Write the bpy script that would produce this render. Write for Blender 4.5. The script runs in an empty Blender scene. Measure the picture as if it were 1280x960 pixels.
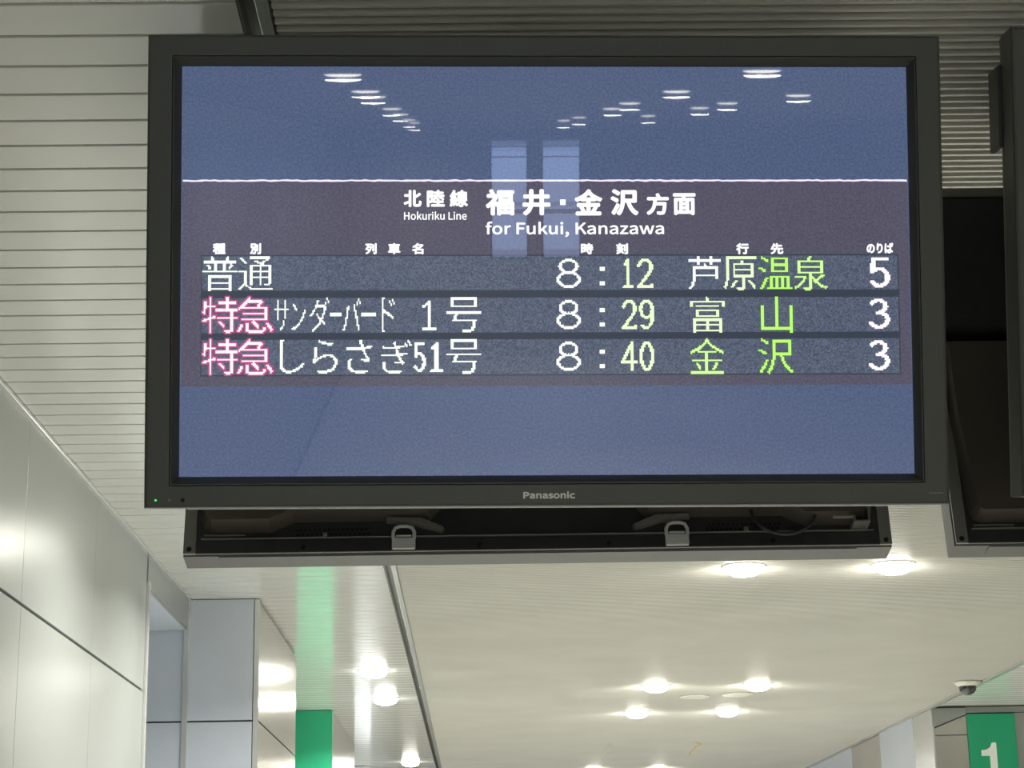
import bpy, bmesh, math, random
import numpy as np
from mathutils import Matrix, Vector

random.seed(7)
scene = bpy.context.scene
COL = scene.collection

# ---------------------------------------------------------------- camera
cam_data = bpy.data.cameras.new('camera')
cam_data.sensor_width = 36.0
cam_data.lens = 2420.0 / 1280.0 * 36.0
cam_data.clip_start = 0.05
cam = bpy.data.objects.new('camera', cam_data)
COL.objects.link(cam)
# world axes seen from the camera (columns) -> its transpose is the camera rotation
W2C = Matrix(((0.9997090923569778, -0.01670055633864426, -0.017401783723729424),
              (0.012214358378042502, -0.2715828566498579, 0.9623375506667686),
              (-0.020797598616196733, -0.9622701509409313, -0.27129986454091176)))
cam.matrix_world = Matrix.Translation((0, 0, 1.55)) @ W2C.transposed().to_4x4()
scene.camera = cam

# ---------------------------------------------------------------- world, exposure
world = bpy.data.worlds.new('world')
scene.world = world
world.use_nodes = True
world.node_tree.nodes['Background'].inputs[0].default_value = (0.6, 0.7, 0.85, 1)
world.node_tree.nodes['Background'].inputs[1].default_value = 0.3
scene.view_settings.view_transform = 'Standard'
scene.view_settings.look = 'None'
scene.view_settings.gamma = 1.0
scene.view_settings.use_curve_mapping = False
scene.view_settings.exposure = 0.0
scene.cycles.use_denoising = True
scene.cycles.max_bounces = 10
scene.cycles.diffuse_bounces = 6
LAMP = 45.0             # radiance of the downlight lenses
LAMP_WATT = 34.0        # power each downlight sends down
WINDOW = (2.4, 3.3, 5.4)  # daylight panes far behind the camera

ZC = 3.0                # ceiling height
XL = -1.2764            # left wall face
YP = 8.636              # face of the first pillar

# ---------------------------------------------------------------- materials
def principled(name, color, rough=0.5, metal=0.0, spec=0.5, emit=None, estr=0.0,
               noise=0.0, nscale=20.0, bump=0.0, stretch=(1, 1, 1), coat=0.0):
    m = bpy.data.materials.new(name)
    m.use_nodes = True
    nt = m.node_tree
    b = nt.nodes['Principled BSDF']
    b.inputs['Base Color'].default_value = (*color, 1)
    b.inputs['Roughness'].default_value = rough
    b.inputs['Metallic'].default_value = metal
    b.inputs['Specular IOR Level'].default_value = spec
    b.inputs['Coat Weight'].default_value = coat
    if emit:
        b.inputs['Emission Color'].default_value = (*emit, 1)
        b.inputs['Emission Strength'].default_value = estr
    if noise or bump:
        tc = nt.nodes.new('ShaderNodeTexCoord')
        mp = nt.nodes.new('ShaderNodeMapping')
        mp.inputs['Scale'].default_value = stretch
        nz = nt.nodes.new('ShaderNodeTexNoise')
        nz.inputs['Scale'].default_value = nscale
        nz.inputs['Detail'].default_value = 4
        nt.links.new(tc.outputs['Object'], mp.inputs[0])
        nt.links.new(mp.outputs[0], nz.inputs['Vector'])
        if noise:
            rp = nt.nodes.new('ShaderNodeValToRGB')
            rp.color_ramp.elements[0].position = 0.3
            rp.color_ramp.elements[1].position = 0.7
            rp.color_ramp.elements[0].color = (*[c * (1 - noise) for c in color], 1)
            rp.color_ramp.elements[1].color = (*[min(1, c * (1 + noise)) for c in color], 1)
            nt.links.new(nz.outputs['Fac'], rp.inputs[0])
            nt.links.new(rp.outputs[0], b.inputs['Base Color'])
        if bump:
            bp = nt.nodes.new('ShaderNodeBump')
            bp.inputs['Strength'].default_value = bump
            bp.inputs['Distance'].default_value = 0.002
            nt.links.new(nz.outputs['Fac'], bp.inputs['Height'])
            nt.links.new(bp.outputs[0], b.inputs['Normal'])
    return m

def emitter(name, color, strength):
    m = bpy.data.materials.new(name)
    m.use_nodes = True
    nt = m.node_tree
    nt.nodes.clear()
    e = nt.nodes.new('ShaderNodeEmission')
    e.inputs[0].default_value = (*color, 1)
    e.inputs[1].default_value = strength
    o = nt.nodes.new('ShaderNodeOutputMaterial')
    nt.links.new(e.outputs[0], o.inputs[0])
    return m

M = {}
M['slat'] = principled('cream_slat_enamel', (0.70, 0.71, 0.67), 0.12, 0, 0.9, noise=0.03, nscale=1.5)
M['blade'] = principled('louvre_enamel', (0.73, 0.72, 0.665), 0.4, 0, 0.4, noise=0.04, nscale=2)
M['plenum'] = principled('plenum_dark', (0.02, 0.02, 0.018), 0.9)
M['wall_metal'] = principled('pale_metal_panel', (0.34, 0.365, 0.35), 0.28, 0.35, 0.5, noise=0.03, nscale=1.2)
M['wall_back'] = principled('joint_backing', (0.10, 0.105, 0.10), 0.8)
M['pillar'] = principled('daylit_grey_panel', (0.60, 0.65, 0.73), 0.4, 0.1, 0.5, noise=0.03, nscale=2)  # bluish cast of window daylight mixed into the base colour
M['steel'] = principled('brushed_steel', (0.62, 0.60, 0.57), 0.2, 0.9, 0.5, noise=0.05, nscale=3, stretch=(1, 1, 0.1))
M['trim'] = principled('aluminium_trim', (0.66, 0.67, 0.66), 0.25, 0.6)
M['track'] = principled('grey_channel', (0.20, 0.20, 0.19), 0.25, 0.5)
M['floor'] = principled('floor_stone', (0.78, 0.78, 0.74), 0.4, 0, 0.5, noise=0.08, nscale=4)
M['plain_wall'] = principled('off_white_wall', (0.58, 0.58, 0.54), 0.6)
M['back_ceiling'] = principled('ceiling_board', (0.36, 0.36, 0.33), 0.6)
M['green'] = principled('green_sign_film', (0.02, 0.36, 0.18), 0.4, 0, 0.4)
M['white_paint'] = principled('white_numeral', (0.85, 0.88, 0.85), 0.5)
M['bezel'] = principled('charcoal_bezel', (0.095, 0.101, 0.092), 0.38, 0, 0.5, noise=0.05, nscale=300, bump=0.05)
M['bevel'] = principled('charcoal_bevel', (0.058, 0.061, 0.056), 0.3, 0, 0.5)
M['shell'] = principled('black_back_shell', (0.050, 0.050, 0.053), 0.35, 0.1, 0.5, noise=0.1, nscale=40)
M['rim'] = principled('dark_steel_rim', (0.27, 0.27, 0.25), 0.4, 0.3, 0.5)
M['hump'] = principled('brown_black_cover', (0.13, 0.115, 0.098), 0.3, 0.2, 0.5)
M['black'] = principled('black_void', (0.006, 0.006, 0.006), 0.7)
M['clip'] = principled('translucent_clip', (0.75, 0.75, 0.77), 0.3, 0, 0.5)
M['silver'] = principled('floor_lit_strip', (0.6, 0.62, 0.6), 0.35, 0.5)  # pale tone stands in for floor light on the display underside
M['logo'] = principled('logo_silver', (0.95, 0.95, 0.92), 0.4, 0.0, emit=(0.8, 0.8, 0.75), estr=0.0)
M['led'] = emitter('green_led', (0.05, 1.0, 0.15), 1.6)
M['lens'] = emitter('lamp_lens', (1.0, 0.97, 0.86), LAMP)
M['pane'] = emitter('daylight_pane', WINDOW, 1.0)
M['ring'] = principled('lamp_ring', (0.75, 0.75, 0.70), 0.4)
M['smoke'] = principled('smoked_dome', (0.03, 0.03, 0.03), 0.1, 0.0, 0.8)
M['ghost_plastic'] = principled('pale_plastic', (0.66, 0.66, 0.58), 0.35)
M['yellow_plastic'] = principled('yellowish_plastic', (0.80, 0.66, 0.28), 0.35)
M['pole'] = principled('hanger_paint', (0.35, 0.35, 0.33), 0.5)

def screen_emission(name, color, speck=0.0, speck_col=(0.35, 0.4, 0.5), scale=450.0, rough=0.015):
    """lit display surface: its own picture colour, with the pixel dither of the panel"""
    m = bpy.data.materials.new(name)
    m.use_nodes = True
    nt = m.node_tree
    b = nt.nodes['Principled BSDF']
    b.inputs['Base Color'].default_value = (0.01, 0.01, 0.012, 1)
    b.inputs['Roughness'].default_value = rough
    b.inputs['Specular IOR Level'].default_value = 0.25
    b.inputs['Emission Strength'].default_value = 1.0
    b.inputs['Emission Color'].default_value = (*color, 1)
    if speck:
        tc = nt.nodes.new('ShaderNodeTexCoord')
        nz = nt.nodes.new('ShaderNodeTexNoise')
        nz.inputs['Scale'].default_value = scale
        nz.inputs['Detail'].default_value = 1
        rp = nt.nodes.new('ShaderNodeValToRGB')
        rp.color_ramp.elements[0].position = 0.35
        rp.color_ramp.elements[1].position = 0.75
        rp.color_ramp.elements[0].color = (*[c * (1 - speck * .3) for c in color], 1)
        rp.color_ramp.elements[1].color = (*[c + (s - c) * speck for c, s in zip(color, speck_col)], 1)
        nt.links.new(tc.outputs['Object'], nz.inputs['Vector'])
        nt.links.new(nz.outputs['Fac'], rp.inputs[0])
        nt.links.new(rp.outputs[0], b.inputs['Emission Color'])
    return m

M['scr_blue'] = screen_emission('screen_blue', (0.066, 0.098, 0.205), 0.15, scale=300)
M['scr_band'] = screen_emission('screen_band', (0.082, 0.074, 0.118), 0.12, scale=300)
M['scr_row'] = screen_emission('screen_row', (0.060, 0.080, 0.135), 0.35, scale=520)
M['scr_gap'] = screen_emission('screen_gap', (0.040, 0.052, 0.078))
M['scr_off'] = screen_emission('screen_off', (0.0, 0.0, 0.0))
TXT = dict(white=(1.0, 1.0, 1.0), pale=(0.95, 1.0, 0.90), pink=(1.0, 0.90, 0.97),
           lime1=(0.82, 1.0, 0.60), lime2=(0.66, 1.0, 0.36), lime3=(0.50, 1.0, 0.17), lilac=(1.0, 0.92, 1.0))
TM = {k: emitter('text_' + k, v, 1.15) for k, v in TXT.items()}
TM['pink_glow'] = emitter('text_pink_glow', (0.70, 0.10, 0.33), 0.8)
TM['green_glow'] = emitter('text_green_glow', (0.13, 0.30, 0.08), 0.8)
TM['line'] = emitter('text_line', (0.85, 0.82, 1.0), 1.1)

# front glass: clear, only its surface reflection is seen
g = bpy.data.materials.new('front_glass')
g.use_nodes = True
nt = g.node_tree
nt.nodes.clear()
tr = nt.nodes.new('ShaderNodeBsdfTransparent')
gl = nt.nodes.new('ShaderNodeBsdfGlossy')
gl.inputs['Roughness'].default_value = 0.01
fr = nt.nodes.new('ShaderNodeFresnel')
fr.inputs['IOR'].default_value = 1.5
mx = nt.nodes.new('ShaderNodeMixShader')
ou = nt.nodes.new('ShaderNodeOutputMaterial')
nt.links.new(fr.outputs[0], mx.inputs[0])
nt.links.new(tr.outputs[0], mx.inputs[1])
nt.links.new(gl.outputs[0], mx.inputs[2])
nt.links.new(mx.outputs[0], ou.inputs[0])
M['glass'] = g

# ---------------------------------------------------------------- mesh helpers
class MB:
    """collects shapes and links them as one mesh object"""
    def __init__(self):
        self.bm = bmesh.new()

    def box(self, x0, x1, y0, y1, z0, z1, bevel=0.0):
        bm = self.bm if not bevel else bmesh.new()
        vs = [bm.verts.new(p) for p in ((x0, y0, z0), (x1, y0, z0), (x1, y1, z0), (x0, y1, z0),
                                        (x0, y0, z1), (x1, y0, z1), (x1, y1, z1), (x0, y1, z1))]
        for f in ((0, 3, 2, 1), (4, 5, 6, 7), (0, 1, 5, 4), (1, 2, 6, 5), (2, 3, 7, 6), (3, 0, 4, 7)):
            bm.faces.new([vs[i] for i in f])
        if bevel:
            bmesh.ops.bevel(bm, geom=bm.edges[:], offset=bevel, segments=2, affect='EDGES', profile=0.5)
            self.merge(bm)
        return self

    def merge(self, bm):
        bm.verts.index_update()
        new = [self.bm.verts.new(v.co) for v in bm.verts]
        for f in bm.faces:
            try:
                self.bm.faces.new([new[v.index] for v in f.verts])
            except ValueError:
                pass
        bm.free()

    def prism(self, pts, z0, z1, inset=0.0):
        """polygon pts (x, y) extruded z0 -> z1; the z1 end shrunk by inset about its own edges"""
        n = len(pts)
        area = sum(pts[i][0] * pts[(i + 1) % n][1] - pts[(i + 1) % n][0] * pts[i][1] for i in range(n))
        if area < 0:
            pts = pts[::-1]
        top = []
        for i in range(n):
            a, b, c = Vector(pts[i - 1]), Vector(pts[i]), Vector(pts[(i + 1) % n])
            n1 = Vector((-(b - a).y, (b - a).x)).normalized()
            n2 = Vector((-(c - b).y, (c - b).x)).normalized()
            k = n1 + n2
            k = k / max(0.3, k.length_squared) * 2
            top.append(b + k * inset)
        v0 = [self.bm.verts.new((p[0], p[1], z0)) for p in pts]
        v1 = [self.bm.verts.new((p[0], p[1], z1)) for p in top]
        self.bm.faces.new(v0)
        self.bm.faces.new(v1[::-1])
        for i in range(n):
            j = (i + 1) % n
            self.bm.faces.new((v0[i], v1[i], v1[j], v0[j]))
        return self

    def lathe(self, prof, n=24, c=(0, 0, 0)):
        """profile (radius, z) about a vertical axis"""
        rings = []
        for r, z in prof:
            if r < 1e-6:
                rings.append([self.bm.verts.new((c[0], c[1], c[2] + z))])
            else:
                rings.append([self.bm.verts.new((c[0] + r * math.cos(2 * math.pi * k / n),
                                                 c[1] + r * math.sin(2 * math.pi * k / n), c[2] + z)) for k in range(n)])
        for a, b in zip(rings, rings[1:]):
            for k in range(n):
                q = [a[k % len(a)], a[(k + 1) % len(a)], b[(k + 1) % len(b)], b[k % len(b)]]
                u = []
                for v in q:
                    if v not in u:
                        u.append(v)
                if len(u) > 2:
                    self.bm.faces.new(u)
        return self

    def tube(self, pts, r, n=8):
        pts = [Vector(p) for p in pts]
        rings = []
        for i, p in enumerate(pts):
            d = (pts[min(i + 1, len(pts) - 1)] - pts[max(i - 1, 0)]).normalized()
            a = d.cross(Vector((0, 0, 1)))
            if a.length < 1e-3:
                a = d.cross(Vector((1, 0, 0)))
            a.normalize()
            b = d.cross(a)
            rings.append([self.bm.verts.new(p + a * r * math.cos(2 * math.pi * k / n) + b * r * math.sin(2 * math.pi * k / n))
                          for k in range(n)])
        for x, y in zip(rings, rings[1:]):
            for k in range(n):
                self.bm.faces.new((x[k], x[(k + 1) % n], y[(k + 1) % n], y[k]))
        self.bm.faces.new(rings[0])
        self.bm.faces.new(rings[-1][::-1])
        return self

    def build(self, name, mat, parent=None, smooth=False, recalc=True):
        if recalc:
            bmesh.ops.recalc_face_normals(self.bm, faces=self.bm.faces[:])
        me = bpy.data.meshes.new(name)
        self.bm.to_mesh(me)
        self.bm.free()
        me.materials.append(mat)
        if smooth:
            me.polygons.foreach_set('use_smooth', [True] * len(me.polygons))
        o = bpy.data.objects.new(name, me)
        COL.objects.link(o)
        if parent:
            o.parent = parent
        return o

def again(src, parent, loc):
    """another object sharing the mesh of src"""
    o = src.copy()
    COL.objects.link(o)
    o.parent = parent
    o.location = loc
    return o

def copy_tree(o, parent=None):
    kids = list(o.children)
    c = o.copy()
    COL.objects.link(c)
    c.parent = parent
    for k in kids:
        copy_tree(k, c)
    return c

def empty(name, loc=(0, 0, 0)):
    o = bpy.data.objects.new(name, None)
    o.empty_display_size = 0.1
    o.location = loc
    COL.objects.link(o)
    return o

def tag(o, label=None, cat=None, group=None, kind=None):
    for k, v in (('label', label), ('category', cat), ('group', group), ('kind', kind)):
        if v:
            o[k] = v
    return o

# ================================================================ SETTING
Y0, Y1 = -20.0, 26.0
XR = 5.6
tag(MB().box(-3.2, XR, Y0, Y1, -0.1, 0).build('floor', M['floor']),
    'pale stone floor of the station concourse', kind='structure')

# ---- ceiling: dark plenum board, cream slats left and right, fine louvre blades between two aluminium tracks
ceiling = MB().box(-3.2, XR, 2.2, Y1, ZC + 0.05, ZC + 0.12).build('ceiling', M['plenum'])
tag(ceiling, 'slatted station ceiling, wide cream slats at the left and fine louvre in the middle', kind='structure')
back_board = MB().box(-3.2, XR, Y0, 2.2, ZC, ZC + 0.12).build('ceiling_board', M['back_ceiling'], ceiling)

def slat(x0, x1, w=0.1085):
    mb = MB()
    # folded metal slat: flat face with small returned edges
    pr = [(-w / 2, 0.020), (-w / 2, 0.002), (-w / 2 + 0.0015, 0.0), (w / 2 - 0.0015, 0.0), (w / 2, 0.002), (w / 2, 0.020)]
    a = [mb.bm.verts.new((x0, y, z)) for y, z in pr]
    b = [mb.bm.verts.new((x1, y, z)) for y, z in pr]
    for i in range(6):
        j = (i + 1) % 6
        mb.bm.faces.new((a[i], a[j], b[j], b[i]))
    mb.bm.faces.new(a)
    mb.bm.faces.new(b[::-1])
    return mb
PITCH = 0.1165
s0 = slat(XL - 0.004, -0.374).build('ceiling_slat', M['slat'], ceiling)
ybase = 2.968 - 6 * PITCH - PITCH / 2          # joint between two slats at y = 2.968
s0.location = (0, ybase, ZC)
n = 1
y = ybase + PITCH
while y < 24.0:
    again(s0, ceiling, (0, y, ZC))
    y += PITCH
# right hand slats beyond the rail
sr = slat(3.21, XR).build('ceiling_slat', M['slat'], ceiling)
sr.location = (0, ybase + PITCH * 60, ZC)
for k in range(61, 98):
    again(sr, ceiling, (0, ybase + PITCH * k, ZC))
mb = MB()
for k in range(0, 60):
    yy = ybase + PITCH * k
    mb.box(3.21, XR, yy - 0.054, yy + 0.054, ZC, ZC + 0.02)
tag(mb.build('ceiling_slat', M['slat'], ceiling), kind='stuff')

# louvre blades
BP = 0.0285
BX0, BX1 = -0.318, 3.165
b0 = MB().box(BX0, BX1, -0.0042, 0.0042, 0, 0.034).build('louvre_blade', M['blade'], ceiling)
b0.location = (0, 2.30, ZC)
NB = 200
for k in range(1, NB):
    again(b0, ceiling, (0, 2.30 + BP * k, ZC))
mb = MB()
k = NB
while 2.30 + BP * k < Y1:
    yy = 2.30 + BP * k
    mb.box(BX0, BX1, yy - 0.0042, yy + 0.0042, ZC, ZC + 0.034)
    k += 1
tag(mb.build('louvre_blade', M['blade'], ceiling), kind='stuff')

# left track: dark channel then aluminium angle
t1 = MB()
t1.box(-0.372, -0.368, 2.2, Y1, ZC - 0.001, ZC + 0.04)
t1.box(-0.368, -0.343, 2.2, Y1, ZC + 0.03, ZC + 0.04)
tag(t1.build('trim_1', M['track']), 'dark recessed channel between the cream slats and the fine louvre', kind='structure')
t2 = MB().box(-0.343, -0.322, 2.2, Y1, ZC - 0.006, ZC + 0.04, 0.002)
tag(t2.build('trim_2', M['trim']), 'pale aluminium edge strip along the fine louvre', kind='structure')
t3 = MB().box(3.168, 3.206, 2.2, Y1, ZC - 0.012, ZC + 0.04, 0.003)
tag(t3.build('trim_3', M['trim']), 'aluminium rail along the right edge of the fine louvre', kind='structure')

# ---- left wall: backing plus panels, opening, soffit
wl = MB()
wl.box(XL - 0.16, XL - 0.014, Y0, 7.51, 0, ZC + 0.05)
wl.box(XL - 0.16, XL - 0.014, 7.51, YP, 2.87, ZC + 0.05)
wl.box(XL - 0.16, XL - 0.014, YP + 0.3, Y1, 0, ZC + 0.05)
wall_left = wl.build('wall_left', M['wall_back'])
tag(wall_left, 'wall of pale brushed metal panels left of the display', kind='structure')
J = 0.004
ZJ = 2.457
ys = [7.5 - 1.03 * k for k in range(0, 9)]
for i, yb in enumerate(ys[:-1]):
    ya = ys[i + 1]
    for z0, z1 in ((ZJ + 0.005, ZC - 0.012), (ZJ - 0.95, ZJ - 0.005), (0.1, ZJ - 0.96)):
        MB().box(XL - 0.014, XL, ya + 0.0012, yb - 0.0012, z0, z1, 0.0008).build('wall_panel', M['wall_metal'], wall_left)
MB().box(XL - 0.014, XL, Y0, ys[-1] - 0.002, 0.1, ZC - 0.012).build('wall_panel', M['wall_metal'], wall_left)
MB().box(XL - 0.014, XL, 7.53, YP - 0.012, 2.868, ZC - 0.012).build('wall_panel', M['wall_metal'], wall_left)
MB().box(XL - 0.014, XL, YP + 0.3, Y1, 0.1, ZC - 0.012).build('wall_panel', M['wall_metal'], wall_left)
tag(MB().box(XL - 0.014, XL + 0.016, 0.5, YP, ZC - 0.016, ZC - 0.002, 0.002).build('trim_4', M['trim']),
    'thin metal angle where the left wall meets the cream slats', kind='structure')
tag(MB().box(XL - 0.05, XL + 0.012, 7.505, 7.527, 0, 2.885, 0.003).build('trim_5', M['trim']),
    'near upright of the opening in the left wall', kind='structure')
tag(MB().box(XL - 0.02, XL + 0.006, YP - 0.016, YP - 0.001, 0, ZC - 0.01, 0.002).build('trim_6', M['trim']),
    'corner strip where the left wall header meets the grey pillar', kind='structure')
# opening lining: soffit
tag(MB().box(-3.2, XL - 0.015, 7.51, YP, 2.862, 2.90).build('trim_7', M['pillar']),
    'grey soffit of the opening in the left wall', kind='structure')
tag(MB().box(-3.25, -3.2, 5.5, YP + 0.3, 0, 3.0).build('wall_passage', M['plain_wall']),
    'end wall inside the side passage', kind='structure')
tag(MB().box(-3.2, XL - 0.16, 7.40, 7.51, 0, 3.0).build('wall_jamb', M['pillar']),
    'near side wall of the side passage', kind='structure')

# ---- pillars along the left side (first one with passage far wall)
def pillar(y0, y1, x_left, x_right, name, label):
    core = MB().box(x_left, x_right - 0.014, y0 + 0.012, y1 - 0.012, 0, ZC + 0.03).build(name, M['wall_back'])
    tag(core, label, 'pillar')
    return core
p1 = pillar(YP, 10.46, -3.2, -0.961, 'pillar', 'grey panelled pillar at the far side of the opening in the left wall')
for xa, xb in ((-3.19, -2.25), (-2.247, XL - 0.003), (XL + 0.003, -0.987)):
    for z0, z1 in ((ZJ + 0.004, ZC - 0.003), (ZJ - 0.95, ZJ - 0.004), (0, ZJ - 0.955)):
        MB().box(xa, xb, YP, YP + 0.014, z0, z1, 0.0008).build('pillar_panel', M['pillar'], p1)
tag(MB().box(-0.984, -0.961, YP, YP + 0.025, 0, ZC - 0.003, 0.002).build('corner_strip', M['trim'], p1))
for ya, yb in ((YP + 0.028, 9.55), (9.553, 10.44)):
    for z0, z1 in ((ZJ + 0.004, ZC - 0.02), (ZJ - 0.95, ZJ - 0.004), (0, ZJ - 0.955)):
        MB().box(-0.975, -0.961, ya, yb, z0, z1, 0.0008).build('side_panel', M['steel'], p1)
p2 = pillar(13.2, 15.6, -2.4, -0.965, 'pillar', 'steel pillar with a green front panel, second pillar along the left')
MB().box(-2.38, -0.967, 13.19, 13.212, 0, ZC - 0.003, 0.001).build('green_panel', M['green'], p2)
tag(p2.children[0], 'green front panel')
for ya, yb in ((13.215, 14.4), (14.403, 15.58)):
    for z0, z1 in ((ZJ + 0.004, ZC - 0.003), (0, ZJ - 0.004)):
        MB().box(-0.979, -0.965, ya, yb, z0, z1, 0.0008).build('side_panel', M['steel'], p2)
p3 = pillar(17.8, 22.5, -2.4, -0.965, 'pillar', 'pale far pillar beyond the green-fronted pillar on the left')
for ya, yb in ((17.815, 19.3), (19.303, 20.9), (20.903, 22.49)):
    MB().box(-0.979, -0.965, ya, yb, 0, ZC - 0.003, 0.0008).build('side_panel', M['pillar'], p3)
MB().box(-2.38, -0.98, 17.79, 17.812, 0, ZC - 0.003, 0.001).build('front_panel', M['pillar'], p3)

# ---- right side block with the numbered green sign
YR = 13.6
XRB = 3.185
wr = MB().box(XRB + 0.014, XR, YR + 0.014, Y1, 0, ZC + 0.05).build('wall_right', M['wall_back'])
tag(wr, 'steel clad wall at the right beyond the rail', kind='structure')
yy = YR + 0.002
for k, (ln, mt) in enumerate(((0.62, 'trim'), (1.2, 'pillar'), (1.2, 'steel'), (1.2, 'pillar'), (1.2, 'pillar'), (1.2, 'steel'), (1.6, 'steel'), (2.0, 'steel'))):
    for z0, z1 in ((ZJ + 0.004, ZC - 0.013), (0, ZJ - 0.004)):
        MB().box(XRB, XRB + 0.014, yy, yy + ln - 0.006, z0, z1, 0.001).build('wall_panel', M[mt], wr)
    yy += ln
# front: darker recessed panel with sloping top, then the sign, then plain panels
mb = MB()
mb.box(3.20, 3.425, YR - 0.0, YR + 0.014, 0, 2.80)
mb.build('wall_panel', M['steel'], wr)
mb = MB()
v = [mb.bm.verts.new(p) for p in ((3.20, YR, 2.805), (3.425, YR, 2.805), (3.425, YR, 2.938), (3.20, YR, 2.85),
                                 (3.20, YR + .013, 2.805), (3.425, YR + .013, 2.805), (3.425, YR + .013, 2.938), (3.20, YR + .013, 2.85))]
for f in ((0, 1, 2, 3), (4, 7, 6, 5), (0, 4, 5, 1), (1, 5, 6, 2), (2, 6, 7, 3), (3, 7, 4, 0)):
    mb.bm.faces.new([v[i] for i in f])
mb.build('wall_panel', M['steel'], wr)
mb = MB()
v = [mb.bm.verts.new(p) for p in ((3.187, YR, 2.855), (3.425, YR, 2.945), (3.425, YR, 2.99), (3.187, YR, 2.99),
                                 (3.187, YR + .013, 2.855), (3.425, YR + .013, 2.945), (3.425, YR + .013, 2.99), (3.187, YR + .013, 2.99))]
for f in ((0, 1, 2, 3), (4, 7, 6, 5), (0, 4, 5, 1), (1, 5, 6, 2), (2, 6, 7, 3), (3, 7, 4, 0)):
    mb.bm.faces.new([v[i] for i in f])
mb.build('wall_panel', M['wall_metal'], wr)
MB().box(3.428, XR, YR, YR + 0.014, 2.955, ZC - 0.004).build('wall_panel', M['wall_metal'], wr)
MB().box(3.765, 4.6, YR, YR + 0.014, 0, 2.95).build('wall_panel', M['wall_metal'], wr)
MB().box(4.605, XR, YR, YR + 0.014, 0, 2.95).build('wall_panel', M['wall_metal'], wr)
MB().box(3.428, 3.76, YR + 0.004, YR + 0.014, 0, 1.9).build('wall_panel', M['wall_metal'], wr)

# outer right wall, end walls (behind the camera with its two windows)
tag(MB().box(XR, XR + 0.15, Y0, YR, 0, ZC + 0.05).build('wall_east', M['plain_wall']),
    'plain wall closing the concourse at the far right', kind='structure')
tag(MB().box(-3.2, XR, Y1, Y1 + 0.15, 0, ZC + 0.05).build('wall_end', M['plain_wall']),
    'far end wall of the corridor', kind='structure')
wb = MB()
xs = [-3.2, 0.60, 1.12, 1.28, 1.82, XR]
wb.box(xs[0], xs[1], Y0 - 0.15, Y0, 0, ZC + 0.05)
wb.box(xs[2], xs[3], Y0 - 0.15, Y0, 0, ZC + 0.05)
wb.box(xs[4], xs[5], Y0 - 0.15, Y0, 0, ZC + 0.05)
for a, b in ((0.60, 1.12), (1.28, 1.82)):
    wb.box(a, b, Y0 - 0.15, Y0, 0, 1.3)
    wb.box(a, b, Y0 - 0.15, Y0, 2.80, ZC + 0.05)
tag(wb.build('wall_back', M['plain_wall']), 'wall behind the viewer with two tall windows', kind='structure')
for i, (a, b) in enumerate(((0.60, 1.12), (1.28, 1.82))):
    f = MB()
    f.box(a, a + 0.03, Y0 - 0.10, Y0 - 0.04, 1.3, 2.8)
    f.box(b - 0.03, b, Y0 - 0.10, Y0 - 0.04, 1.3, 2.8)
    f.box(a, b, Y0 - 0.10, Y0 - 0.04, 1.3, 1.33)
    f.box(a, b, Y0 - 0.10, Y0 - 0.04, 2.77, 2.8)
    f.box(a, b, Y0 - 0.10, Y0 - 0.04, 2.64, 2.66)
    f.box(a, b, Y0 - 0.10, Y0 - 0.04, 1.90, 1.96)
    w = f.build('window_%d' % (i + 1), M['track'])
    tag(w, 'tall window in the wall behind the viewer, %s one' % ('first' if i == 0 else 'second'), kind='structure')
    MB().box(a + 0.03, b - 0.03, Y0 - 0.09, Y0 - 0.07, 1.33, 2.77).build('window_pane', M['pane'], w)

# ================================================================ DOWNLIGHTS
def make_downlight(deep, watt):
    r = empty('downlight')
    MB().lathe([(0.078, 0.012), (0.094, 0.012), (0.094, -0.002), (0.090, -0.004), (0.082, -0.004), (0.078, 0.0)], 32) \
        .build('ring', M['ring'], r, True)
    MB().lathe([(0.079, -0.001), (0.077, -0.32 * deep), (0.067, -0.64 * deep), (0.048, -0.86 * deep), (0.022, -0.97 * deep), (0.0, -deep)], 20) \
        .build('lens', M['lens'], r, True)
    ld = bpy.data.lights.new('lamp', 'AREA')
    ld.shape = 'DISK'
    ld.size = 0.12
    ld.energy = watt
    ld.color = (1.0, 0.97, 0.90)
    ld.spread = math.radians(150)
    lo_ = bpy.data.objects.new('lamp', ld)
    COL.objects.link(lo_)
    lo_.parent = r
    lo_.location = (0, 0, -deep - 0.002)
    return r
spots = []
names = {
    (1.13, 8.00): 'lit round downlight just under the long display housing, left of its pair',
    (1.76, 8.00): 'lit round downlight below the right end of the long display, largest on the right',
    (1.126, 12.11): 'lit round downlight in the middle row of the fine louvre, left of its pair',
    (1.761, 12.11): 'lit round downlight in the middle row beside the second flat ceiling disc',
    (1.126, 13.63): 'lit round downlight just nearer the frame foot than the middle row, left one',
    (1.758, 13.62): 'lit round downlight just nearer the frame foot than the middle row, right one',
    (1.10, 18.48): 'small lit downlight cut by the lower frame edge, left one',
    (1.725, 18.55): 'small lit downlight cut by the lower frame edge, right one',
    (-0.583, 11.18): 'upper of the two lit downlights in the cream slats left of the trim',
    (-0.581, 12.57): 'second lit downlight in the cream slats left of the trim',
    (-0.584, 17.43): 'lowest small lit downlight in the cream slats beside the trim',
}
for (x, y), lab in names.items():
    spots.append((x, y, lab, 'lit downlights seen in the ceiling'))
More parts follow.
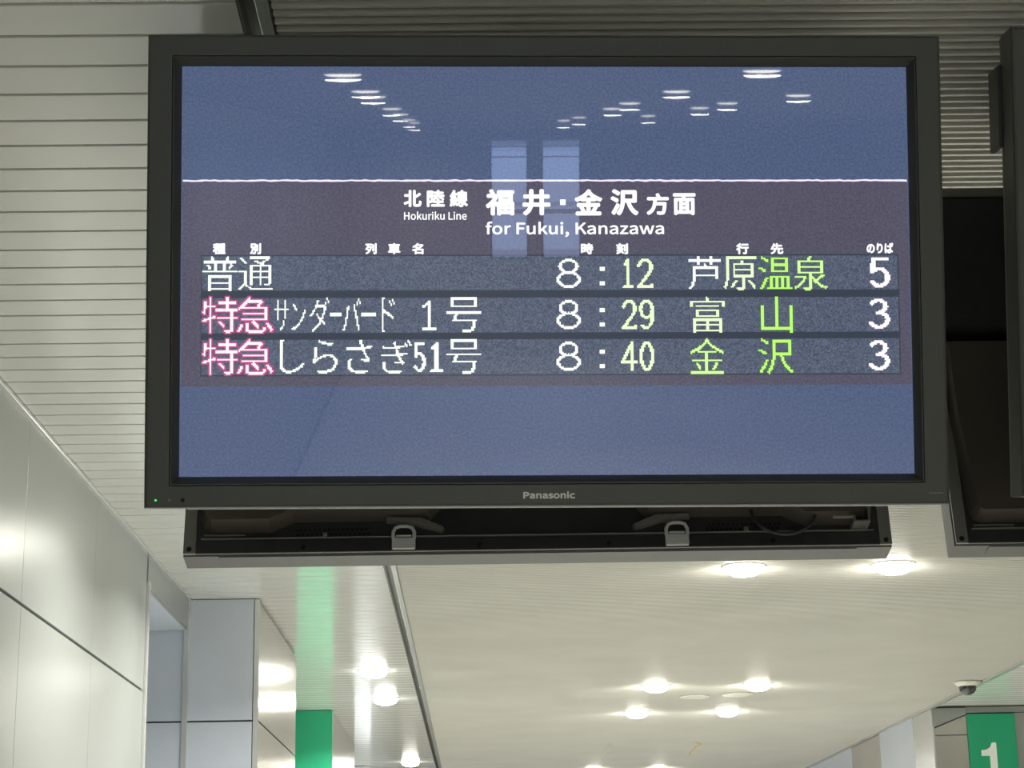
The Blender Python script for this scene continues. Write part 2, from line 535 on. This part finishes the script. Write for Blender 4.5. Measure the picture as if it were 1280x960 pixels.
hidden = [(-0.62, 7.2), (-0.60, 5.9), (-0.44, -2.36), (-0.44, -4.77), (-0.44, -5.94), (-0.42, -9.58), (-0.41, -12.2),
          (-0.39, -15.9), (-0.37, -18.8), (1.26, -2.17), (1.27, -5.11), (1.30, -8.1), (1.35, -10.1), (2.02, -8.27), (2.14, -6.14),
          (2.05, -10.0), (1.42, -14.9), (1.42, -17.4), (2.07, -14.1)]
for i, (x, y) in enumerate(hidden):
    if y > 0:
        lab = 'lit downlight in the cream slats hidden behind the display, %s one' % ('far' if y > 7 else 'near')
    else:
        row = sorted([h for h in hidden if h[1] < 0 and (h[0] < 0) == (x < 0) and (h[0] > 1.9) == (x > 1.9)], key=lambda h: -h[1])
        nth = ('topmost', 'second', 'third', 'fourth', 'fifth', 'sixth', 'seventh', 'eighth')[row.index((x, y))]
        lab = 'downlight mirrored in the screen top, %s light of the %s diagonal row' % (nth, 'left' if x < 0 else ('outer right' if x > 1.9 else 'inner right'))
    spots.append((x, y, lab, 'lit downlights hidden or behind the viewer' if y > 0 else 'downlights mirrored in the screen'))
# lenses ahead bulge to imitate their glare; behind the viewer flatter, half-lit ones
protos = {}
for i, (x, y, lab, grp) in enumerate(spots):
    near = y < 0
    if near not in protos:
        o = protos[near] = make_downlight(0.013, LAMP_WATT * 0.6) if near else make_downlight(0.044, LAMP_WATT)
    else:
        o = copy_tree(protos[near])
    o.location = (x, y, ZC - 0.001)
    tag(o, lab, 'light', grp)

# flat round ceiling discs
def disc(x, y, lab):
    o = MB().lathe([(0.0, 0.0), (0.092, 0.0), (0.098, -0.002), (0.098, -0.008), (0.090, -0.012), (0.0, -0.012)], 32).build('ceiling_disc', M['ghost_plastic'])
    o.location = (x, y, ZC)
    tag(o, lab, 'ceiling disc', 'flat unlit discs in the louvre')
    return o
disc(1.43, 12.71, 'flat unlit round ceiling disc between the two middle row downlights')
disc(1.70, 12.62, 'flat unlit round ceiling disc touching the right middle row downlight')
# small slanted hooks
def hook(x, y, lab, k=1.6, mat='ghost_plastic'):
    mb = MB()
    mb.lathe([(0, 0), (0.012, 0), (0.012, -0.006), (0, -0.006)], 12)
    mb.tube([(0, 0, -0.004), (0.02 * k, 0, -0.012), (0.03 * k, 0, -0.016), (0.0, 0, -0.045), (-0.03 * k, 0, -0.06 * k)], 0.006)
    o = mb.build('ceiling_hook', M[mat])
    o.location = (x, y, ZC)
    tag(o, lab, 'hook', 'small hooks in the louvre')
hook(1.07, 15.97, 'tiny pale hook under the louvre at the lower middle, left one')
hook(1.79, 16.0, 'tiny yellowish hook under the louvre at the lower middle, right one', 1.8, 'yellow_plastic')

# dome camera on the rail
dc = empty('dome_camera', (3.085, 12.15, ZC))
tag(dc, 'small dark dome security camera with pale ring on the right ceiling rail', 'camera')
MB().lathe([(0.0, 0.0), (0.085, 0.0), (0.085, -0.008), (0.06, -0.030), (0.0, -0.030)], 28).build('mount_ring', M['ghost_plastic'], dc, True).location = (0, 0, -0.001)
MB().lathe([(0.054, -0.03), (0.054, -0.042), (0.05, -0.058), (0.036, -0.074), (0.018, -0.083), (0.0, -0.086)], 24).build('dome', M['smoke'], dc, True)

# ================================================================ TEXT
import os
FONTS = {}
def font(name):
    if name not in FONTS:
        try:
            FONTS[name] = bpy.data.fonts.load(os.path.join(bpy.utils.system_resource('DATAFILES'), 'fonts', name + '.woff2'))
        except Exception:
            FONTS[name] = None
    return FONTS[name]

def glyph_tris(body):
    cu = bpy.data.curves.new('tmp_text', 'FONT')
    cu.body = body
    cu.size = 1.0
    f_ = font('Noto Sans CJK Regular') if ord(body[0]) < 0x2000 else None      # Latin writing in Blender's own grotesque
    if f_:
        cu.font = f_
    cu.resolution_u = 4
    o = bpy.data.objects.new('tmp_text', cu)
    COL.objects.link(o)
    dg = bpy.context.evaluated_depsgraph_get()
    me = bpy.data.meshes.new_from_object(o.evaluated_get(dg))
    me.calc_loop_triangles()
    vs = np.array([v.co[:2] for v in me.vertices], float)
    tris = np.array([t.vertices[:] for t in me.loop_triangles], int)
    bpy.data.objects.remove(o)
    bpy.data.curves.remove(cu)
    bpy.data.meshes.remove(me)
    return vs, tris

def fitted(body, box):
    """triangles of the writing stretched to the box (u0, v0, u1, v1)"""
    if body == '\u25a0':
        u0, v0, u1, v1 = box
        return np.array(((u0, v0), (u1, v0), (u1, v1), (u0, v1))), np.array(((0, 1, 2), (0, 2, 3)))
    vs, tris = glyph_tris(body)
    lo, hi = vs.min(0), vs.max(0)
    u0, v0, u1, v1 = box
    vs = (vs - lo) / (hi - lo) * np.array((u1 - u0, v1 - v0)) + np.array((u0, v0))
    return vs, tris

def bold_tris(mb, body, box, z, r):
    """writing thickened by r metres: overlaid shifted copies inside the same box"""
    u0, v0, u1, v1 = box
    vs, tris = fitted(body, (u0 + r, v0 + r, u1 - r, v1 - r))
    for k in range(9):
        a = 2 * math.pi * k / 8
        q = r if k < 8 else 0
        add_tris(mb, vs + np.array((q * math.cos(a), q * math.sin(a))), tris, z + k * 1e-6)

def add_tris(mb, vs, tris, z):
    bv = [mb.bm.verts.new((x, y, z)) for x, y in vs]
    for t in tris:
        try:
            mb.bm.faces.new([bv[i] for i in t])
        except ValueError:
            pass

DOT = 0.00218
def arc(cx, cy, rx, ry, a0, a1, n=14):
    return [(cx + rx * math.cos(math.radians(a0 + (a1 - a0) * k / n)), cy + ry * math.sin(math.radians(a0 + (a1 - a0) * k / n))) for k in range(n + 1)]
STROKES = {
    '0': [arc(.5, .5, .5, .5, 0, 360, 24)],
    '1': [[(.12, .84), (.3, .9), (.52, 1), (.52, 0)], [(.05, 0), (1, 0)]],
    '2': [arc(.5, .74, .48, .26, 170, -20) + [(.78, .48), (.3, .18), (0, 0), (1, 0)], [(1, 0), (1, .08)]],
    '3': [[(.06, .88)] + arc(.45, .77, .43, .23, 130, -60) + [(.42, .54)] + arc(.45, .27, .53, .27, 70, -150)],
    '4': [[(.72, 0), (.72, 1), (0, .28), (1, .28)]],
    '5': [[(.92, 1), (.14, 1), (.10, .52)] + arc(.48, .32, .50, .32, 130, -150)],
    '8': [arc(.5, .76, .40, .24, 0, 360, 24), arc(.5, .27, .5, .27, 0, 360, 24)],
    '9': [arc(.5, .70, .48, .30, 0, 360, 24), [(.98, .72)] + arc(.45, .40, .53, .40, 10, -130)],
}
def dots(body, box, heavy=(1.25, 0.8)):
    """the writing sampled on the display's dot grid -> boolean bitmap"""
    vs, tris = fitted(body, box)
    u0, v0, u1, v1 = box
    nx, ny = max(2, round((u1 - u0) / DOT)), max(2, round((v1 - v0) / DOT))
    dx, dy = (u1 - u0) / nx, (v1 - v0) / ny
    gx, gy = np.meshgrid(u0 + (np.arange(nx) + .5) * dx, v0 + (np.arange(ny) + .5) * dy)
    def inside(px, py):
        res = np.zeros(px.shape, bool)
        for a, b, c in vs[tris]:
            d = (b[0] - a[0]) * (c[1] - a[1]) - (b[1] - a[1]) * (c[0] - a[0])
            if abs(d) < 1e-14:
                continue
            s = ((px - a[0]) * (c[1] - a[1]) - (py - a[1]) * (c[0] - a[0])) / d
            t = ((b[0] - a[0]) * (py - a[1]) - (b[1] - a[1]) * (px - a[0])) / d
            res |= (s >= -1e-9) & (t >= -1e-9) & (s + t <= 1 + 1e-9)
        return res
    if body == '\u25a0':
        bits = np.ones(gx.shape, bool)
    elif body in STROKES:
        X_, Y_ = (gx - u0) / dx, (gy - v0) / dy          # dot units
        bits = np.zeros(gx.shape, bool)
        wx, wy = heavy
        for line in STROKES[body]:
            p = [(wx + x * (nx - 2 * wx), wy + y_ * (ny - 2 * wy)) for x, y_ in line]
            for (ax, ay), (bx, by) in zip(p, p[1:]):
                ex, ey = (bx - ax) / wx, (by - ay) / wy
                qx, qy = (X_ - ax) / wx, (Y_ - ay) / wy
                tt = np.clip((qx * ex + qy * ey) / max(1e-9, ex * ex + ey * ey), 0, 1)
                bits |= (qx - tt * ex) ** 2 + (qy - tt * ey) ** 2 <= 1.0
    else:
        bits = sum((inside(gx + ox * dx, gy + .22 * dy) & inside(gx + ox * dx, gy - .22 * dy)).astype(int) for ox in (-.3, 0, .3)) >= 2
    return bits, dx, dy

def add_bits(mb, bits, box, dx, dy, z, grow=0.0):
    u0, v0 = box[0], box[1]
    for r in range(bits.shape[0]):
        c = 0
        while c < bits.shape[1]:
            if bits[r, c]:
                e = c
                while e + 1 < bits.shape[1] and bits[r, e + 1]:
                    e += 1
                p = [(u0 + c * dx - grow, v0 + r * dy - grow), (u0 + (e + 1) * dx + grow, v0 + r * dy - grow),
                     (u0 + (e + 1) * dx + grow, v0 + (r + 1) * dy + grow), (u0 + c * dx - grow, v0 + (r + 1) * dy + grow)]
                mb.bm.faces.new([mb.bm.verts.new((x, y, z)) for x, y in p])
                c = e + 1
            else:
                c += 1

TEXTS = [
    ('route_text', '北', -0.2178, 0.0955, -0.1905, 0.1219),
    ('route_text', '陸', -0.1826, 0.0955, -0.1552, 0.1219),
    ('route_text', '線', -0.1479, 0.0954, -0.12, 0.1219),
    ('route_text', 'Hokuriku Line', -0.2172, 0.0758, -0.1219, 0.0887),
    ('heading_text', '福', -0.0932, 0.0825, -0.0494, 0.1231),
    ('heading_text', '井', -0.0372, 0.0824, 0.0055, 0.123),
    ('heading_text', '金', 0.0421, 0.0824, 0.0848, 0.123),
    ('heading_text', '沢', 0.097, 0.0823, 0.1398, 0.123),
    ('heading_text', '方', 0.1519, 0.0829, 0.1862, 0.1168),
    ('heading_text', '面', 0.1923, 0.0828, 0.2272, 0.1167),
    ('heading_text', '■', 0.0201, 0.0984, 0.0286, 0.107),
    ('heading_text', 'for Fukui, Kanazawa', -0.0934, 0.0492, 0.1784, 0.0732),
    ('column_label', '種', -0.5062, 0.0236, -0.4869, 0.0407),
    ('column_label', '別', -0.4501, 0.0235, -0.4332, 0.0406),
    ('column_label', '列', -0.276, 0.0233, -0.2585, 0.0404),
    ('column_label', '車', -0.2415, 0.0232, -0.2227, 0.0404),
    ('column_label', '名', -0.2052, 0.0232, -0.1876, 0.0403),
    ('column_label', '時', 0.0512, 0.0228, 0.0701, 0.04),
    ('column_label', '刻', 0.1049, 0.0227, 0.1232, 0.0399),
    ('column_label', '行', 0.2881, 0.0225, 0.3076, 0.0397),
    ('column_label', '先', 0.3407, 0.0224, 0.3603, 0.0396),
    ('column_label', 'のりば', 0.4879, 0.0234, 0.529, 0.04),
    ('train_type_text', '普', -0.5216, -0.0324, -0.4686, 0.0206, 0, 'pale'),
    ('train_type_text', '通', -0.4674, -0.0325, -0.4155, 0.0205, 0, 'pale'),
    ('train_type_text', '特', -0.5212, -0.0962, -0.4682, -0.0415, 1, 'pink'),
    ('train_type_text', '急', -0.4688, -0.0963, -0.4147, -0.0416, 1, 'pink'),
    ('train_name_text', '号', -0.1533, -0.0959, -0.1006, -0.0423, 1, 'pale'),
    ('train_type_text', '特', -0.5207, -0.1591, -0.4679, -0.1052, 2, 'pink'),
    ('train_type_text', '急', -0.4685, -0.1593, -0.4144, -0.1054, 2, 'pink'),
    ('train_name_text', '号', -0.1535, -0.159, -0.1009, -0.1062, 2, 'pale'),
    ('train_name_text', 'サ', -0.4129, -0.0946, -0.3912, -0.046, 1, 'pale'),
    ('train_name_text', 'ン', -0.387, -0.0934, -0.3659, -0.0497, 1, 'pale'),
    ('train_name_text', 'ダ', -0.3599, -0.0947, -0.3303, -0.0424, 1, 'pale'),
    ('train_name_text', 'ー', -0.3291, -0.0711, -0.3116, -0.0656, 1, 'pale'),
    ('train_name_text', 'バ', -0.3104, -0.0948, -0.2826, -0.0438, 1, 'pale'),
    ('train_name_text', 'ー', -0.282, -0.0712, -0.2597, -0.0657, 1, 'pale'),
    ('train_name_text', 'ド', -0.2506, -0.095, -0.2313, -0.0427, 1, 'pale'),
    ('train_name_text', '1', -0.192, -0.0927, -0.1684, -0.0477, 1, 'pale'),
    ('train_name_text', 'し', -0.4042, -0.1576, -0.3675, -0.1067, 2, 'pale'),
    ('train_name_text', 'ら', -0.3549, -0.1578, -0.3175, -0.1069, 2, 'pale'),
    ('train_name_text', 'さ', -0.3043, -0.1579, -0.2651, -0.107, 2, 'pale'),
    ('train_name_text', 'ぎ', -0.2519, -0.1581, -0.2054, -0.1072, 2, 'pale'),
    ('train_name_text', '5', -0.2036, -0.1558, -0.1843, -0.1109, 2, 'pale'),
    ('train_name_text', '1', -0.1788, -0.1559, -0.1583, -0.111, 2, 'pale'),
    ('hour_text', '8', 0.0138, -0.0286, 0.0509, 0.0161, 0, 'pale'),
    ('hour_text', '■', 0.0796, -0.0027, 0.0875, 0.0035, 0, 'pale'),
    ('hour_text', '■', 0.0794, -0.0247, 0.0873, -0.0186, 0, 'pale'),
    ('minute_text', '1', 0.1142, -0.0287, 0.1307, 0.016, 0, 'lime1'),
    ('minute_text', '2', 0.1362, -0.0288, 0.1612, 0.0159, 0, 'lime1'),
    ('platform_text', '5', 0.4902, -0.0289, 0.5234, 0.0172, 0, 'lilac'),
    ('hour_text', '8', 0.0134, -0.0914, 0.0504, -0.0469, 1, 'pale'),
    ('hour_text', '■', 0.079, -0.0656, 0.0869, -0.0595, 1, 'pale'),
    ('hour_text', '■', 0.0788, -0.0876, 0.0867, -0.0815, 1, 'pale'),
    ('minute_text', '2', 0.1124, -0.0917, 0.1355, -0.0471, 1, 'lime1'),
    ('minute_text', '9', 0.1386, -0.0917, 0.1617, -0.0471, 1, 'lime1'),
    ('platform_text', '3', 0.489, -0.092, 0.5221, -0.0461, 1, 'lilac'),
    ('hour_text', '8', 0.0129, -0.1547, 0.0499, -0.1103, 2, 'pale'),
    ('hour_text', '■', 0.0785, -0.129, 0.0864, -0.1229, 2, 'pale'),
    ('hour_text', '■', 0.0783, -0.1509, 0.0862, -0.1448, 2, 'pale'),
    ('minute_text', '4', 0.1106, -0.155, 0.1361, -0.1105, 2, 'lime1'),
    ('minute_text', '0', 0.1391, -0.1551, 0.161, -0.1106, 2, 'lime1'),
    ('platform_text', '3', 0.4877, -0.1555, 0.5208, -0.1097, 2, 'lilac'),
    ('destination_text', '芦', 0.215, -0.0326, 0.2643, 0.0195, 0, 'pale'),
    ('destination_text', '原', 0.268, -0.0327, 0.3187, 0.0194, 0, 'lime1'),
    ('destination_text', '温', 0.3218, -0.0329, 0.3732, 0.0193, 0, 'lime3'),
    ('destination_text', '泉', 0.375, -0.033, 0.4271, 0.0192, 0, 'lime2'),
    ('destination_text', '富', 0.2165, -0.0974, 0.2695, -0.0424, 1, 'lime1'),
    ('destination_text', '山', 0.3245, -0.0977, 0.3727, -0.0427, 1, 'lime3'),
    ('destination_text', '金', 0.2145, -0.1602, 0.2687, -0.106, 2, 'lime2'),
    ('destination_text', '沢', 0.3198, -0.1605, 0.3741, -0.1063, 2, 'lime3'),
    ('row', '0', -0.5222, -0.0316, 0.5356, 0.0204),
    ('row', '1', -0.5218, -0.0962, 0.5343, -0.0432),
    ('row', '2', -0.5213, -0.1595, 0.533, -0.1066),
    ('band', '', -0.5504, -0.177, 0.5457, 0.136),
    ('line', '', -0.5515, 0.135, 0.5491, 0.1378),
]


def add_screen_picture(scr):
    """everything the front screen shows, as flat lit shapes on it"""
    texts, rows = {}, []
    for t in TEXTS:
        kind, s = t[0], t[1]
        box = t[2:6]
        if kind == 'band':
            mb = MB()
            mb.box(-0.5525, 0.5525, box[1], box[3], 0.0, 0.0004)
            mb.build('heading_band', M['scr_band'], scr)
            continue
        if kind == 'line':
            mb = MB()
            prev = None
            rnd = random.Random(3)
            nseg = 160
            for i in range(nseg + 1):
                x = -0.552 + 1.104 * i / nseg
                j = rnd.choice((0, 0, 0, 0.0006, -0.0005))
                th = 0.0011 + rnd.random() * 0.0006
                a, b = mb.bm.verts.new((x, 0.1362 + j - th, 0.0007)), mb.bm.verts.new((x, 0.1362 + j + th, 0.0007))
                if prev:
                    mb.bm.faces.new((prev[0], a, b, prev[1]))
                prev = (a, b)
            mb.build('white_line', TM['line'], scr)
            continue
        if kind == 'row':
            rows.append(box)
            continue
        row = t[6] if len(t) > 6 else None
        col = t[7] if len(t) > 7 else 'white'
        texts.setdefault((kind, row, col), []).append((s, box))
    # dark strips behind the rows, then the row fields
    mb = MB()
    mb.box(-0.5236, 0.5370, rows[2][1] - 0.0022, rows[0][3] + 0.0022, 0.0002, 0.0007)
    mb.build('row_field', M['scr_gap'], scr)
    for b in rows:
        mb = MB()
        mb.box(-0.5220, 0.5350, b[1], b[3], 0.0007, 0.0010)
        mb.build('row_strip', M['scr_row'], scr)
    for (kind, row, col), items in texts.items():
        if row is None:
            for s, box in items:
                h = box[3] - box[1]
                mb = MB()
                bold_tris(mb, s, box, 0.0012, h * (0.042 if h > 0.02 else 0.048) if len(s) < 5 else h * 0.022)
                mb.build(kind, TM[col], scr, recalc=False)
        else:
            for s, box in items:
                glow, mb = MB(), MB()
                bits, dx, dy = dots(s, box, (1.6, 1.2) if kind == 'platform_text' else (1.15, 0.85))
                add_bits(mb, bits, box, dx, dy, 0.0014)
                if col == 'pink':
                    add_bits(glow, bits, box, dx, dy, 0.0012, 0.0019)
                elif col in ('lime2', 'lime3'):
                    add_bits(glow, bits, box, dx, dy, 0.0012, 0.0009)
                if len(glow.bm.faces):
                    glow.build(kind + '_glow', TM['pink_glow' if col == 'pink' else 'green_glow'], scr, recalc=False)
                else:
                    glow.bm.free()
                mb.build(kind, TM[col], scr, recalc=False)

# ================================================================ DISPLAYS
HW, HH = 0.605, 0.3595          # half size of the housing
GW, GH = 0.5665, 0.3255         # groove
SW, SH = 0.553, 0.311           # lit area
def rect_ring(mb, a, za, b, zb):
    va = [mb.bm.verts.new((sx * a[0], sy * a[1], za)) for sx, sy in ((-1, -1), (1, -1), (1, 1), (-1, 1))]
    vb = [mb.bm.verts.new((sx * b[0], sy * b[1], zb)) for sx, sy in ((-1, -1), (1, -1), (1, 1), (-1, 1))]
    for i in range(4):
        j = (i + 1) % 4
        mb.bm.faces.new((va[i], va[j], vb[j], vb[i]))

def mirrored(poly):
    return [(-x, y) for x, y in poly][::-1]

def make_display(lit):
    root = empty('information_display')
    # bezel: outer flat, rounded edge, sides
    mb = MB()
    ringsz = [((HW - 0.004, HH - 0.004), -0.050), ((HW, HH), -0.046), ((HW, HH), 0.007), ((HW - 0.0015, HH - 0.0015), 0.0105),
              ((HW - 0.005, HH - 0.005), 0.012), ((GW + 0.0012, GH + 0.0012), 0.012), ((GW + 0.0006, GH + 0.0006), 0.0085)]
    for (a, za), (b, zb) in zip(ringsz, ringsz[1:]):
        rect_ring(mb, a, za, b, zb)
    mb.build('bezel', M['bezel'], root, recalc=False)
    mb = MB()
    for (a, za), (b, zb) in (((( GW + 0.0006, GH + 0.0006), 0.0085), ((GW - 0.0004, GH - 0.0004), 0.0125)),
                             (((GW - 0.0004, GH - 0.0004), 0.0125), ((GW - 0.002, GH - 0.002), 0.0125)),
                             (((GW - 0.002, GH - 0.002), 0.0125), ((SW + 0.001, SH + 0.001), -0.0005))):
        rect_ring(mb, a, za, b, zb)
    mb.build('inner_bevel', M['bevel'], root, recalc=False)
    scr = MB().box(-SW - 0.003, SW + 0.003, -SH - 0.003, SH + 0.003, -0.006, 0.0).build('screen', M['scr_blue' if lit else 'scr_off'], root)
    if lit:
        add_screen_picture(scr)
    gp = MB()
    v = [gp.bm.verts.new(p) for p in ((-SW - .001, -SH - .001, 0), (SW + .001, -SH - .001, 0), (SW + .001, SH + .001, 0), (-SW - .001, SH + .001, 0))]
    gp.bm.faces.new(v)
    glass = gp.build('front_glass', M['glass'], root, recalc=False)
    glass.location = (0, 0, 0.0035)
    glass.rotation_euler = (math.radians(-0.12), 0, 0)
    # maker's lettering, light and sensors on the lower bezel
    mb = MB()
    bold_tris(mb, 'Panasonic', (-0.039, -0.3480, 0.039, -0.3370), 0.0124, 0.0007)
    tag(mb.build('maker_lettering', M['logo'], root, recalc=False), 'small silver maker lettering')
    mb = MB()
    for k in range(6):
        mb.box(0.574 + k * 0.0036, 0.574 + k * 0.0036 + 0.0024, -0.3432, -0.3412, 0.0118, 0.0123)
    mb.build('model_mark', M['rim'], root)
    if lit:
        MB().lathe([(0.0, 0.0133), (0.0011, 0.0131), (0.0015, 0.012)], 12, (-0.5872, -0.3475, 0)).build('power_light', M['led'], root)
    for x, r in ((-0.567, 0.0016), (-0.547, 0.0032)):
        MB().lathe([(0.0, 0.0126), (r, 0.0126), (r, 0.0116)], 12, (x, -0.3475, 0)).build('sensor', M['rim' if r < .002 else 'black'], root)
    MB().box(-0.545, 0.545, -HH - 0.0012, -HH + 0.002, -0.044, -0.012, 0.0005).build('bottom_strip', M['silver' if lit else 'bezel'], root)  # front display: underside lit from the floor, painted as a pale strip
    # ---- the back (as seen from behind, x runs the other way; the shapes are symmetric)
    MB().box(-HW + 0.003, HW - 0.003, -HH + 0.003, HH - 0.003, -0.052, -0.012, 0.0012).build('back_plate', M['shell'], root)
    mb = MB()                       # folded rim around the back plate
    for a in ((-HW + .001, -HW + .022, -HH + .001, HH - .001), (HW - .022, HW - .001, -HH + .001, HH - .001)):
        mb.box(*a, -0.058, -0.051, 0.001)
    mb.box(-HW + .001, HW - .001, HH - .02, HH - .001, -0.058, -0.051, 0.001)
    mb.build('side_rim', M['rim'], root)
    mb = MB()
    mb.box(-HW + .022, HW - .022, -HH + .001, -HH + .024, -0.057, -0.051, 0.001)
    mb.build('bottom_rim', M['shell'], root)
    # raised rear cover with stepped lower edge
    lo = [(-0.575, -0.30), (-0.570, -0.314), (-0.558, -0.320), (-0.455, -0.320), (-0.418, -0.302), (-0.185, -0.302), (-0.155, -0.268),
          (0.155, -0.268), (0.185, -0.302), (0.418, -0.302), (0.455, -0.320), (0.558, -0.320), (0.570, -0.314), (0.575, -0.30)]
    hi = [(0.590, -0.13), (0.590, 0.03), (-0.590, 0.03), (-0.590, -0.13)]
    mb = MB()
    mb.prism(lo + hi, -0.051, -0.085, 0.012)
    mb.build('rear_cover', M['hump'], root)
    up = [(-0.590, 0.036), (0.590, 0.036), (0.585, 0.30), (0.56, 0.325), (-0.56, 0.325), (-0.585, 0.30)]
    MB().prism(up, -0.051, -0.092, 0.012).build('upper_cover', M['shell'], root)
    MB().box(-0.40, 0.40, -0.2, 0.22, -0.12, -0.085, 0.01).build('electronics_cover', M['shell'], root)
    # ledge rib with its glinting edge
    mb = MB()
    mb.box(-0.575, 0.575, -0.3335, -0.3315, -0.060, -0.051, 0.0006)
    mb.box(-0.36, -0.352, -0.331, -0.3235, -0.060, -0.051, 0.0006)
    mb.box(0.36, 0.368, -0.331, -0.3235, -0.060, -0.051, 0.0006)
    mb.box(0.50, 0.57, -0.3265, -0.3245, -0.058, -0.051, 0.0006)
    mb.build('ledge_rib', M['rim'], root)
    mb = MB()
    for sx in (-1, 1):
        for k in range(16):
            for r in range(2):
                x = sx * (0.29 + k * 0.008 + r * 0.004)
                mb.box(x - 0.0024, x + 0.0024, -0.3265 + r * 0.0075, -0.3215 + r * 0.0075, -0.0528, -0.0515)
    tag(mb.build('vent_holes', M['black'], root), kind='stuff')
    for sx in (-1, 1):              # chamfered stiffeners beside the clips
        mb = MB()
        mb.prism([(sx * 0.16, -0.318), (sx * 0.20, -0.300), (sx * 0.26, -0.298), (sx * 0.26, -0.306), (sx * 0.21, -0.312), (sx * 0.165, -0.326)], -0.051, -0.068, 0.002)
        mb.build('stiffener', M['rim'], root)
    for sx, cx in ((-1, -0.236), (1, 0.230)):
        c = MB()
        c.box(cx - 0.020, cx + 0.020, -0.357, -0.336, -0.064, -0.0575, 0.002)
        pts = []
        for k in range(9):
            a = math.pi * k / 8
            pts.append((cx + 0.017 * math.cos(a) * (1 if abs(math.cos(a)) < .9 else 1.0), -0.324 + 0.009 * math.sin(a), -0.062))
        pts = [(cx + 0.018, -0.338, -0.062), (cx + 0.018, -0.326, -0.062), (cx + 0.014, -0.318, -0.062), (cx + 0.006, -0.3155, -0.062),
               (cx - 0.006, -0.3155, -0.062), (cx - 0.014, -0.318, -0.062), (cx - 0.018, -0.326, -0.062), (cx - 0.018, -0.338, -0.062)]
        c.tube(pts, 0.0032, 8)
        c.box(cx - 0.013, cx + 0.013, -0.3345, -0.3315, -0.064, -0.059, 0.001)
        tag(c.build('cable_clip', M['clip'], root), 'pale translucent plastic clip')
    for x in (-0.594, -0.40, 0.40, 0.594, 0.10, -0.12):
        MB().lathe([(0.0, -0.0595), (0.003, -0.0598), (0.0045, -0.0585), (0.0045, -0.056)], 12, (x, -0.3505, 0)).build('screw', M['black'], root)
    mb = MB()                       # stepped frame in one lower corner of the back
    mb.box(-0.560, -0.535, -0.331, -0.327, -0.092, -0.051, 0.001)
    mb.box(-0.564, -0.560, -0.331, -0.262, -0.092, -0.051, 0.001)
    mb.box(-0.539, -0.535, -0.327, -0.318, -0.092, -0.051, 0.001)
    mb.box(-0.539, -0.500, -0.322, -0.318, -0.092, -0.084, 0.001)
    mb.build('corner_frame', M['rim'], root)
    # power cable hanging in a shallow loop (camera-right end)
    pts = []
    for k in range(15):
        a = math.pi * k / 14
        pts.append((-0.42 + 0.055 * math.cos(a), -0.300 - 0.044 * math.sin(a), -0.074))
    MB().tube(pts, 0.0035, 8).build('cable', M['shell'], root, True)
    for sx in (-1, 1):
        MB().box(sx * (HW + 0.001) - 0.004, sx * (HW + 0.001) + 0.004, 0.185, 0.315, -0.105, -0.048, 0.002).build('side_bracket', M['shell'], root)
    return root

Xa = Vector((0.9999376797615993, 0.008883377902168742, -0.006761818545078071))
Ua = Vector((0.008381866932698856, -0.1972991828137581, 0.9803074909270794))
Na = Vector((0.007374340628953282, -0.9803030745938067, -0.19736134637313774))
FRONT = Matrix((Xa, Ua, Na)).transposed().to_4x4()
CT = Vector((0.11682, 2.7809, 2.51423))
t = math.radians(11.38)
REAR = Matrix((Vector((-1, 0, 0)), Vector((0, math.sin(t), math.cos(t))), Vector((0, math.cos(t), -math.sin(t))))).transposed().to_4x4()
CR = Vector((0.111, 3.372, 2.513))
DX = 1.318

main = make_display(True)
main.matrix_world = Matrix.Translation(CT) @ FRONT
tag(main, 'large lit departure display with blue picture and three rows of train times', 'display', 'hanging flat displays')
blank = make_display(False)
blank.matrix_world = Matrix.Translation(CR) @ REAR
tag(blank, 'dark back of the display hanging behind and below the lit departure display', 'display', 'hanging flat displays')
o = copy_tree(blank)
o.matrix_world = Matrix.Translation(CT + Vector((DX, 0, 0.0))) @ FRONT
tag(o, 'front display cut off by the right edge, only its charcoal left border in view', 'display', 'hanging flat displays')
o = copy_tree(blank)
o.matrix_world = Matrix.Translation(CR + Vector((DX, 0, 0))) @ REAR
tag(o, 'black back of the rear display seen in the gap right of the lit display', 'display', 'hanging flat displays')

# ceiling hangers between each pair
for k, x in enumerate((0.114, 0.114 + DX)):
    h = empty('ceiling_hanger', (x, 3.085, ZC))
    tag(h, 'steel hanger holding the %s pair of displays to the ceiling' % ('lit' if k == 0 else 'right'), 'hanger', 'ceiling hangers of the displays')
    MB().box(-0.04, 0.04, -0.04, 0.04, -0.62, 0.05, 0.004).build('pole', M['pole'], h)
    MB().box(-0.25, 0.25, -0.03, 0.03, -0.60, -0.40, 0.004).build('crossbar', M['pole'], h)
    MB().box(-0.10, 0.10, -0.14, 0.14, -0.56, -0.46, 0.004).build('mounting_arm', M['pole'], h)

# ================================================================ GREEN PLATFORM SIGN
sg = MB().box(3.428, 3.760, YR - 0.020, YR + 0.003, 1.95, 2.945, 0.002).build('platform_sign', M['green'])
tag(sg, 'tall green platform sign with a white number 1 at the lower right corner', 'sign')
mb = MB()
pts = [(3.565, 2.43), (3.615, 2.43), (3.615, 2.745), (3.585, 2.745), (3.572, 2.715), (3.545, 2.698), (3.508, 2.694), (3.508, 2.655), (3.565, 2.655)]
va = [mb.bm.verts.new((x, YR - 0.0225, z)) for x, z in pts]
vb = [mb.bm.verts.new((x, YR - 0.019, z)) for x, z in pts]
mb.bm.faces.new(va)
mb.bm.faces.new(vb[::-1])
for i in range(len(pts)):
    mb.bm.faces.new((va[i - 1], vb[i - 1], vb[i], va[i]))
tag(mb.build('numeral', M['white_paint'], sg), 'white number 1')
